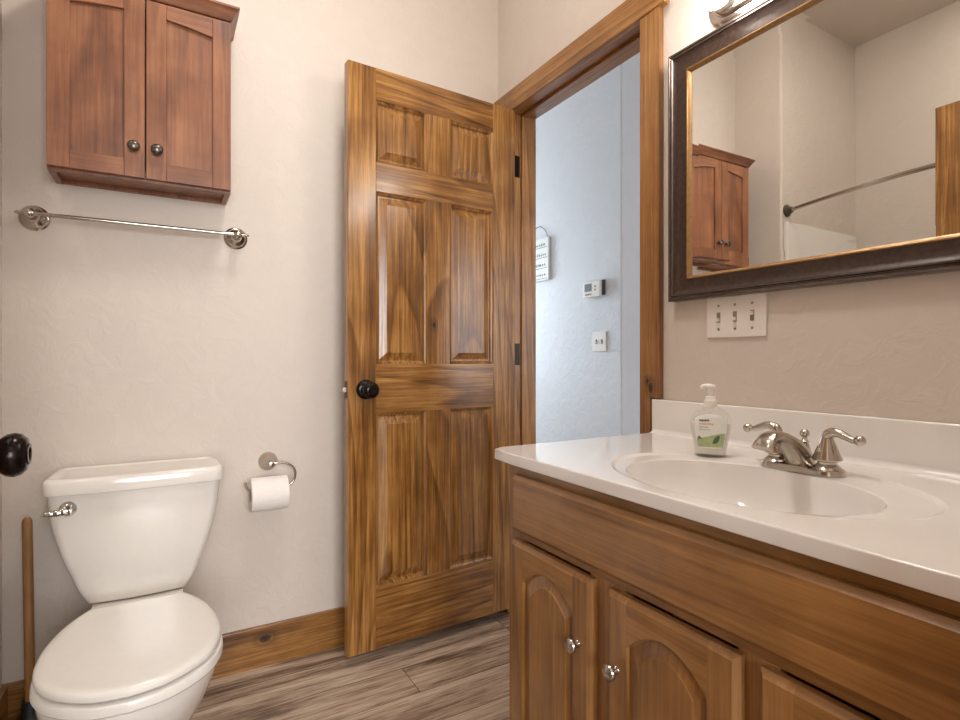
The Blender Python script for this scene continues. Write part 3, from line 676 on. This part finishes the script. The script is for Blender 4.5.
# ------------------------------------------------------------------ vanity light
vl = empty('vanity_light', (0.0, -1.376, 1.938), label='nickel vanity light with frosted glass shades above the mirror', cat='light')
def stad_x(hl, r, x, n=14):
    out = []
    for k in range(n + 1):
        a = -pi / 2 + pi * k / n; out.append(Vector((x, hl + r * cos(a), r * sin(a))))
    for k in range(n + 1):
        a = pi / 2 + pi * k / n; out.append(Vector((x, -hl + r * cos(a), r * sin(a))))
    return out
MB().loft([stad_x(0.262, 0.066, 0.0), stad_x(0.262, 0.066, -0.010), stad_x(0.262, 0.058, -0.014), stad_x(0.262, 0.046, -0.016), stad_x(0.262, 0.043, -0.024), stad_x(0.262, 0.037, -0.028)]).build('back_plate', M_NICKEL, vl)
for yy in (0.243, 0.0, -0.243):
    arm = MB().tube(spline([(-0.02, yy, 0.01), (-0.06, yy, 0.035), (-0.080, yy, 0.085), (-0.098, yy, 0.09), (-0.100, yy, 0.08)], 5), 0.007, 12)
    arm.lathe([(0.0, 0.0), (0.02, 0.0), (0.024, -0.006), (0.026, -0.026), (0.0, -0.027)], (-0.100, yy, 0.084), (0, 0, 1), 24)
    arm = arm.build('arm', M_NICKEL, vl)
    MB().lathe([(0.0, 0.060), (0.024, 0.058), (0.034, 0.050), (0.043, 0.034), (0.047, 0.014), (0.046, -0.010), (0.040, -0.032), (0.030, -0.052), (0.016, -0.062), (0.0, -0.065)], (-0.100, yy, 0.0), (0, 0, 1), 32).build('glass_shade', M_SHADE, arm, label='lit frosted glass shade')

# added ceiling dome, never in view, raises the general fill
dl = empty('ceiling_light', (-0.85, -0.95, CEIL), label='added unseen frosted fill dome on the bathroom ceiling', cat='light')
MB().lathe([(0.0, 0.0), (0.17, 0.0), (0.17, -0.02), (0.15, -0.025), (0.0, -0.025)], (0, 0, 0), (0, 0, 1), 40).build('base', M_NICKEL, dl)
MB().lathe([(0.0, -0.02), (0.148, -0.022), (0.14, -0.05), (0.11, -0.078), (0.06, -0.095), (0.0, -0.10)], (0, 0, 0), (0, 0, 1), 40).build('glass_dome', M_DOME, dl)

rl = empty('fill_downlight', (-2.0, -1.15, CEIL), label='added unseen fill downlight over the bathtub', cat='light')  # added out of view to brighten the alcove in the mirror
MB().lathe([(0.065, 0.0), (0.095, 0.0), (0.095, -0.005), (0.070, -0.008), (0.065, -0.002)], (0, 0, 0), (0, 0, 1), 36, False, False).build('trim_ring', M_PUMP, rl)
MB().lathe([(0.0, -0.001), (0.066, -0.001), (0.066, -0.003), (0.0, -0.003)], (0, 0, 0), (0, 0, 1), 36).build('lens', M_LENS, rl)

# ------------------------------------------------------------------ wall cabinet over the toilet
WX0, WX1, WYF, WZ0, WZ1 = -1.501, -1.055, -0.145, 1.545, 2.062
wc = empty('wall_cabinet', ((WX0 + WX1) / 2, 0.0, WZ0), label='reddish brown two door wall cabinet above the towel bar', cat='cabinet')
m = MB()
m.box(WX0, WX0 + 0.016, WYF, -0.001, WZ0, WZ1).box(WX1 - 0.016, WX1, WYF, -0.001, WZ0, WZ1)
m.box(WX0 + 0.016, WX1 - 0.016, WYF, -0.001, WZ1 - 0.02, WZ1).box(WX0 + 0.016, WX1 - 0.016, WYF + 0.018, -0.001, WZ0 + 0.012, WZ0 + 0.028)
m.box(WX0 + 0.016, WX1 - 0.016, WYF, WYF + 0.018, WZ0, WZ0 + 0.03).box(WX0 + 0.016, WX1 - 0.016, -0.012, -0.001, WZ0, WZ1 - 0.02)
rel(m, wc).build('carcass', cherry('z'), wc)
# crown moulding
prof = [(0.0, 0.0), (0.004, 0.004), (0.009, 0.014), (0.018, 0.028), (0.022, 0.032), (0.022, 0.038)]
rings = []
for e, h in [(0.0, 0.0)] + prof[1:]:
    x0, x1, yf = WX0 - e, WX1 + e, WYF - 0.019 - e
    rings.append([Vector((x0, -0.001, WZ1 + h)), Vector((x0, yf, WZ1 + h)), Vector((x1, yf, WZ1 + h)), Vector((x1, -0.001, WZ1 + h))])
rel(MB().loft(rings), wc).build('crown_moulding', cherry('x'), wc)
def wc_door(x0, x1, knob_x):
    z0, z1 = WZ0 + 0.006, WZ1 - 0.004; yf, yb = WYF - 0.019, WYF - 0.0005
    st = 0.050
    px0, px1 = x0 + st, x1 - st; zb = z0 + 0.048; top = lambda x: 2.017 - 0.62 * (x + 1.277) ** 2; zsh = 1.99
    poly = [(px0 - 0.004, zb - 0.004), (px1 + 0.004, zb - 0.004), (px1 + 0.004, zsh + 0.034), (px0 - 0.004, zsh + 0.034)]
    fn = lambda a, b, d: Vector((a, d, b))
    pan = rel(MB().prism(poly, fn, yf + 0.009, yf + 0.014), wc).build('door', cherry('z'), wc)
    def sub(mb, name, mat, **k): return rel(mb, wc).build(name, mat, pan, **k)
    for a, b in ((x0, px0), (px1, x1)): sub(MB().box(a, b, yf, yb, z0, z1, 0.002, 2), 'stile', cherry('z'))
    sub(MB().box(px0, px1, yf, yb, z0, zb, 0.0015, 2), 'rail', cherry('x'))
    poly = [(px0, z1)] + [(px0 + (px1 - px0) * i / 20, top(px0 + (px1 - px0) * i / 20)) for i in range(21)] + [(px1, z1)]
    sub(MB().prism(poly, fn, yf, yb, 0.0012, None, 1), 'rail', cherry('x'))
    k = [(0.0, 0.0), (0.006, 0.0), (0.0055, 0.008), (0.007, 0.011), (0.014, 0.014), (0.0155, 0.018), (0.0135, 0.0225), (0.008, 0.0255), (0.0, 0.0265)]
    sub(MB().lathe(k, (knob_x, yf, 1.632), (0, -1, 0), 28), 'knob', M_PEWTER, label='dark pewter mushroom knob')
wc_door(WX0 + 0.001, -1.2785, -1.305)
wc_door(-1.2755, WX1 - 0.001, -1.249)

# ------------------------------------------------------------------ towel bar
tb = empty('towel_bar', (-1.288, 0.0, 1.438), label='brushed nickel towel bar below the wall cabinet', cat='towel bar')
for x in (-0.262, 0.262):
    m = MB().lathe([(0.0, 0.0), (0.036, 0.0), (0.036, 0.003), (0.033, 0.006), (0.030, 0.007), (0.029, 0.010), (0.025, 0.014), (0.018, 0.017), (0.013, 0.024), (0.0105, 0.036), (0.0105, 0.050), (0.0125, 0.056), (0.0135, 0.066), (0.0125, 0.076), (0.0075, 0.081), (0.0, 0.082)], (x, 0.0, 0.0), (0, -1, 0), 36)
    m.lathe([(0.0045, 0.0), (0.0055, 0.006), (0.004, 0.011), (0.005, 0.016), (0.003, 0.022), (0.0, 0.024)], (x + math.copysign(0.010, x), -0.066, 0.0), (math.copysign(1, x), 0, 0), 16)
    m.build('bracket', M_NICKEL, tb)
MB().tube([(-0.258, -0.066, 0), (0.258, -0.066, 0)], 0.0058, 16).build('bar', M_NICKEL, tb)

# ------------------------------------------------------------------ toilet paper holder and roll
tp = empty('toilet_paper_holder', (-0.925, 0.0, 0.690), label='brushed nickel hooked toilet paper holder beside the door', cat='paper holder')
m = MB().lathe([(0.0, 0.0), (0.031, 0.0), (0.031, 0.004), (0.028, 0.009), (0.019, 0.022), (0.011, 0.040), (0.010, 0.052), (0.0115, 0.058), (0.0115, 0.068), (0.008, 0.074), (0.0, 0.075)], (0, 0, 0), (0, -1, 0), 32)
m.build('bracket', M_NICKEL, tp)
py = -0.064
pts = [(0.0, py, 0.0), (0.030, py, 0.002), (0.052, py, -0.003), (0.071, py, -0.018), (0.078, py, -0.040), (0.072, py, -0.062), (0.056, py, -0.0765), (0.040, py, -0.080), (-0.02, py, -0.080), (-0.058, py, -0.080), (-0.070, py, -0.076), (-0.077, py, -0.064), (-0.078, py, -0.052)]
MB().tube(spline(pts, 6), 0.0042, 14).build('hook', M_NICKEL, tp)
rc = (-0.9325, py, 0.690 - 0.080 - 0.0155); R = 0.0545
tr = empty('toilet_paper_roll', rc, label='white toilet paper roll hanging on the wall holder', cat='toilet paper')
hl = 0.0565
seg = 56
def circ(r, x): return [Vector((x, r * cos(2 * pi * k / seg), r * sin(2 * pi * k / seg))) for k in range(seg)]
m = MB().loft([circ(0.0207, -hl), circ(R - 0.003, -hl), circ(R, -hl + 0.002), circ(R, hl - 0.002), circ(R - 0.003, hl), circ(0.0207, hl)], False, False)
# loose last sheet hugging the front
sheet = [[Vector((x, (R + 0.0012) * cos(a), (R + 0.0012) * sin(a))) for x in (-hl, hl)] for a in [pi * 0.5 + pi * 0.78 * i / 20 for i in range(21)]]
m.loft(sheet, False, False, False)
m.build('tissue', M_PAPER, tr)
MB().loft([circ(0.0198, -hl), circ(0.0206, -hl), circ(0.0206, hl), circ(0.0198, hl), circ(0.0198, -hl)], False, False).build('core', M_CARD, tr)

# ------------------------------------------------------------------ toilet
TX = -1.292
to = empty('toilet', (TX, 0.0, 0.0), label='white two piece toilet with closed lid against the back wall', cat='toilet')
def rrect(hw, y0, y1, z, r, n=8, bow=0.0, taper=0.0):
    """rounded rectangle, y1 front (negative); bow pushes the front out; taper narrows the back"""
    out = []
    for cx, cy, a0 in ((hw - r, y0 - r, 0), (-hw + r, y0 - r, pi / 2), (-hw + r, y1 + r, pi), (hw - r, y1 + r, 3 * pi / 2)):
        for k in range(n + 1):
            a = a0 + pi / 2 * k / n
            x, y = cx + r * cos(a), cy + r * sin(a)
            f = (y0 - y) / (y0 - y1)
            x *= 1 - taper * (1 - f)
            y -= bow * f * (1 - (x / hw) ** 2)
            out.append(Vector((x, y, z)))
    # densify the front edge so that the bow is smooth
    res = []
    for i, p in enumerate(out):
        q = out[(i + 1) % len(out)]; res.append(p)
        if i == 3 * (n + 1) - 1:
            for k in range(1, 10):
                v = p.lerp(q, k / 10); v.y = y1 - bow * (1 - (v.x / hw) ** 2)
                res.append(v)
    return res
TW = [(0.378, 0.120), (0.395, 0.130), (0.420, 0.142), (0.456, 0.1545), (0.496, 0.170), (0.530, 0.180), (0.584, 0.193), (0.630, 0.200), (0.688, 0.205)]
rings = []
for i in range(26):
    z = 0.378 + (0.688 - 0.378) * i / 25
    w_ = interp(TW, z); f = i / 25
    rings.append(rrect(w_, -0.022, -0.172 - 0.028 * f ** 0.8, z, 0.014 + 0.012 * f, bow=0.012))
rings = [[Vector((p.x * 0.96, -0.022 + (p.y + 0.022) * 0.97, 0.3765)) for p in rings[0]]] + rings
MB().loft(rings).build('tank', M_PORC, to)
prof = [(0.0, 0.0), (-0.004, -0.002), (-0.0055, 0.004)]
rings = []
for ins, z in ((0.006, 0.684), (0.001, 0.686), (0.0, 0.690), (0.0, 0.716), (0.003, 0.723), (0.009, 0.7265), (0.018, 0.7265), (0.024, 0.7235), (0.035, 0.7225)):
    rings.append(rrect(0.2145 - ins, -0.012 - ins, -0.218 + ins, z, 0.030 - min(0.018, ins * 0.6), bow=0.014, taper=0.05))
MB().loft(rings).build('tank_lid', M_PORC, to)
lv = MB().lathe([(0.0, 0.0), (0.0205, 0.0), (0.0205, 0.004), (0.0185, 0.009), (0.012, 0.014), (0.011, 0.020), (0.0, 0.021)], (-0.157, -0.1985, 0.647), (0, -1, 0), 28)
lv.tube(spline([(-0.157, -0.214, 0.645), (-0.173, -0.217, 0.643), (-0.191, -0.220, 0.642), (-0.211, -0.221, 0.643)], 5), [0.0105] * 4 + [0.0095] * 4 + [0.008] * 4 + [0.0062] * 3 + [0.004], 14)
lv.build('flush_lever', M_CHROME, to, label='polished chrome flush lever')
# outline of seat and lid
YB = -0.322
SW = [(0.0, 0.104), (0.05, 0.118), (0.12, 0.135), (0.25, 0.156), (0.4, 0.170), (0.55, 0.174), (0.68, 0.168), (0.78, 0.152), (0.86, 0.129), (0.92, 0.100), (0.96, 0.072), (0.985, 0.044), (1.0, 0.0)]
SL = 0.440
def seat_ring(z, ins, grow=0.0, n=40):
    pts = []
    for i in range(n + 1):
        s = 1 - (1 - i / n) ** 1.9
        w_ = max(0.0, interp(SW, s)) * 0.985; pts.append((w_ + grow * min(1, w_ / 0.05), YB - s * (SL + grow)))
    ring = [(x, y) for x, y in pts] + [(-x, y) for x, y in reversed(pts[:-1])]
    cy = YB - SL * 0.48
    out = []
    for x, y in ring:
        d = sqrt(x * x + (y - cy) ** 2); k = (d - ins) / d
        out.append(Vector((x * k + 0.004, cy + (y - cy) * k, z)))
    return out
MB().loft([seat_ring(0.4035, 0.010), seat_ring(0.4038, 0.003), seat_ring(0.4065, 0.0), seat_ring(0.413, 0.0), seat_ring(0.4185, 0.0025), seat_ring(0.4215, 0.008), seat_ring(0.4228, 0.018), seat_ring(0.4222, 0.030), seat_ring(0.4240, 0.075), seat_ring(0.4252, 0.13)]).build('seat_lid', M_SEAT, to)
MB().loft([seat_ring(0.3735, 0.012, 0.004), seat_ring(0.3742, 0.004, 0.004), seat_ring(0.379, 0.0, 0.004), seat_ring(0.390, 0.0005, 0.004), seat_ring(0.3955, 0.003, 0.004), seat_ring(0.3985, 0.009, 0.004), seat_ring(0.3992, 0.018, 0.004), seat_ring(0.3992, 0.05)]).build('seat', M_SEAT, to)
# bowl and pedestal
def egg(z, hw, yb, yf, wy, n=72, e=2.15):
    """half-width hw at y = wy; yb back, yf front"""
    out = []
    for k in range(n):
        a = 2 * pi * k / n; c, s_ = cos(a), sin(a)
        x = hw * math.copysign(abs(c) ** (2 / e), c); b = (yb - wy) if s_ > 0 else (wy - yf)
        out.append(Vector((x, wy + b * math.copysign(abs(s_) ** (2 / e), s_), z)))
    return out
rings = [egg(0.0, 0.116, -0.16, -0.600, -0.36, e=2.8), egg(0.012, 0.118, -0.16, -0.603, -0.36, e=2.8), egg(0.03, 0.112, -0.165, -0.595, -0.36, e=2.7), egg(0.09, 0.104, -0.19, -0.585, -0.37, e=2.5), egg(0.15, 0.111, -0.20, -0.605, -0.39), egg(0.20, 0.126, -0.22, -0.645, -0.43), egg(0.25, 0.146, -0.25, -0.690, -0.47), egg(0.30, 0.162, -0.27, -0.727, -0.50), egg(0.335, 0.169, -0.28, -0.746, -0.52), egg(0.358, 0.171, -0.285, -0.753, -0.52), egg(0.3725, 0.168, -0.29, -0.749, -0.52)]
MB().loft(rings).build('bowl', M_PORC, to)
m = MB()
dk = []
for z, hw, yf in ((0.10, 0.085, -0.30), (0.22, 0.092, -0.32), (0.30, 0.100, -0.345), (0.36, 0.106, -0.35), (0.3725, 0.107, -0.35)):
    dk.append(rrect(hw, -0.05, yf, z, 0.02))
m.loft(dk).build('deck', M_PORC, to)
for x in (-0.07, 0.07): MB().box(x - 0.02, x + 0.02, -0.335, -0.295, 0.3728, 0.408, 0.006, 3).build('hinge', M_SEAT, to)

# ------------------------------------------------------------------ plunger
pl = empty('plunger', (-1.5445, -0.090, 0.0), label='toilet plunger with wooden handle in the corner left of the toilet', cat='plunger')
MB().tube([(0.0, 0.0, 0.075), (-0.002, 0.004, 0.2), (-0.009, 0.012, 0.596), (-0.0092, 0.0121, 0.604), (-0.0094, 0.0122, 0.609)], [0.0115, 0.0115, 0.0115, 0.0098, 0.005], 18).build('handle', wood('plunger_wood', 'z', lin(112, 76, 38), lin(150, 108, 62), lin(176, 136, 88), rings=5, scale=6, rough=0.5, coat=0.0, contrast=0.4), pl)
MB().lathe([(0.050, 0.0), (0.0545, 0.004), (0.0555, 0.02), (0.050, 0.042), (0.036, 0.060), (0.022, 0.074), (0.0185, 0.084), (0.0185, 0.112), (0.0165, 0.117), (0.0, 0.117)], (0, 0, 0), (0, 0, 1), 36, cap0=False).build('rubber_cup', M_RUBBER, pl)

# ------------------------------------------------------------------ switch plate by the mirror
sw = empty('light_switch', (0.0, -1.121, 1.144), label='white triple toggle switch plate below the mirror corner', cat='light switch')
MB().box(-0.0065, -0.0003, -0.081, 0.081, -0.051, 0.052, 0.002, 2, lambda c: c.x < -0.006).build('cover_plate', M_PLATE, sw)
for yy, up in ((0.046, -1), (0.0, -1), (-0.046, 1)):
    MB().box(-0.0070, -0.0060, yy - 0.0055, yy + 0.0055, -0.013, 0.013, 0.0004, 1).build('toggle_slot', M_SCREW, sw)
    t = MB().box(-0.0165, -0.0062, yy - 0.0038, yy + 0.0038, -0.0045 + up * 0.0055, 0.0045 + up * 0.0055, 0.0015, 2)
    t.build('toggle', M_PLATE, sw)
    for zz in (0.030, -0.030):
        MB().lathe([(0.0, 0.0), (0.0035, 0.0), (0.003, 0.0012), (0.0, 0.0014)], (-0.0062, yy, zz), (-1, 0, 0), 14).build('screw', M_SCREW, sw)

# ------------------------------------------------------------------ hall things
th = empty('thermostat', (XH, 0.500, 1.452), label='white digital thermostat with grey display on the hall wall', cat='thermostat')
MB().box(-0.012, 0.0, -0.082, 0.068, -0.040, 0.050, 0.003, 2).build('wall_plate', M_DARKPLASTIC, th)
MB().box(-0.034, -0.010, -0.066, 0.080, -0.047, 0.047, 0.005, 3).build('housing', M_PLATE, th)
MB().box(-0.0352, -0.0335, 0.0, 0.062, -0.012, 0.034, 0.0006, 1).build('display', M_LCD, th)
for yy, zz in ((0.050, -0.030), (0.030, -0.030), (0.010, -0.030), (-0.030, 0.014), (-0.030, -0.006)):
    MB().box(-0.0358, -0.0335, yy - 0.006, yy + 0.006, zz - 0.004, zz + 0.004, 0.001, 1).build('button', M_DARKPLASTIC, th)
hs = empty('light_switch', (XH, 0.466, 1.140), label='white double toggle switch plate on the hall wall below the thermostat', cat='light switch')
MB().box(-0.007, -0.0003, -0.058, 0.058, -0.058, 0.058, 0.002, 2).build('cover_plate', M_PLATE, hs)
for yy in (0.023, -0.023):
    MB().box(-0.0078, -0.0065, yy - 0.0065, yy + 0.0065, -0.013, 0.013, 0.0004, 1).build('toggle_slot', M_DARKPLASTIC, hs)
    MB().box(-0.017, -0.0065, yy - 0.004, yy + 0.004, -0.010, 0.001, 0.0015, 2).build('toggle', M_PLATE, hs)
sg = empty('hanging_sign', (XH, 1.075, 1.566), label='white hall sign with rows of black writing hung on a wire', cat='sign')
MB().box(-0.020, -0.002, -0.135, 0.135, 0.0, 0.288, 0.002, 1).build('board', M_SIGN, sg)
rnd = random.Random(4)
for r in range(4):
    m = MB().box(-0.0212, -0.0198, -0.12, 0.12, 0.012 + r * 0.070, 0.0145 + r * 0.070)
    y = 0.105
    while y > -0.10:
        wd = rnd.uniform(0.008, 0.02); hgt = rnd.uniform(0.012, 0.024)
        m.box(-0.0212, -0.0198, y - wd, y, 0.036 + r * 0.068, 0.0385 + r * 0.068)
        m.box(-0.0212, -0.0198, y - 0.004, y - 0.001, 0.036 + r * 0.068 - hgt * 0.4, 0.036 + r * 0.068 + hgt * 0.6)
        y -= wd + rnd.uniform(0.004, 0.010)
    m.build('lettering', M_INK, sg)
MB().tube(spline([(-0.011, -0.115, 0.286), (-0.008, -0.085, 0.335), (-0.004, -0.03, 0.372), (-0.003, 0.0, 0.378), (-0.004, 0.03, 0.372), (-0.008, 0.085, 0.335), (-0.011, 0.115, 0.286)], 6), 0.0022, 8).build('wire', M_WIRE, sg)

# ------------------------------------------------------------------ bathtub alcove seen in the mirror
bt = empty('bathtub', ((XT + XC) / 2, (YS + YD1) / 2, 0.0), label='white alcove bathtub beside the stub wall', cat='bathtub')
def trect(ix, iy, z, r):
    x0, x1, y0, y1 = XT + 0.001 + ix, XC - ix, YD1 + 0.001 + iy, YS - 0.001 - iy
    cx, cy = (x0 + x1) / 2, (y0 + y1) / 2
    return [Vector((p.x, p.y, z)) for p in [Vector((cx + q.x, cy + q.y, 0)) for q in rrect((x1 - x0) / 2, (y1 - y0) / 2, -(y1 - y0) / 2, z, r)]]
m = MB().loft([trect(0.0, 0.0, 0.0, 0.004), trect(0.0, 0.0, 0.44, 0.004), trect(0.004, 0.0, 0.45, 0.006), trect(0.06, 0.07, 0.45, 0.10), trect(0.075, 0.085, 0.435, 0.10), trect(0.11, 0.14, 0.15, 0.10), trect(0.16, 0.20, 0.11, 0.08)])
rel(m, bt).build('tub_shell', M_TUB, bt)
su = empty('shower_surround', ((XT + XC) / 2, YS, 0.45), label='white tub surround panels on the alcove walls', cat='shower surround')
m = MB().box(XT + 0.012, XC - 0.045, YS - 0.012, YS - 0.001, 0.452, 1.765, 0.003, 2).box(XC - 0.045, XC - 0.018, YS - 0.022, YS - 0.001, 0.452, 1.765, 0.005, 2)
rel(m, su).build('end_panel', M_TUB, su)
rel(MB().box(XT + 0.001, XT + 0.012, YD1 + 0.001, YS - 0.001, 0.452, 1.60, 0.003, 2), su).build('back_panel', M_TUB, su)
sr = empty('shower_rod', (XC - 0.045, YS, 1.828), label='curved nickel shower rod seen in the mirror', cat='shower rod')
ln = YS - YD1 - 0.002
fl = [(0.0, 0.0), (0.033, 0.0), (0.033, 0.006), (0.022, 0.012), (0.017, 0.030), (0.0, 0.031)]
MB().lathe(fl, (0, -0.001, 0), (0, -1, 0), 28).build('flange', M_PEWTER, sr)
MB().lathe(fl, (0, -ln, 0), (0, 1, 0), 28).build('flange', M_PEWTER, sr)
pts = [(0.17 * sin(pi * (0.03 + 0.94 * i / 24)) - 0.015, -0.02 - (ln - 0.04) * i / 24, 0.0) for i in range(25)]
MB().tube(pts, 0.0105, 16).build('rod', M_NICKEL, sr)
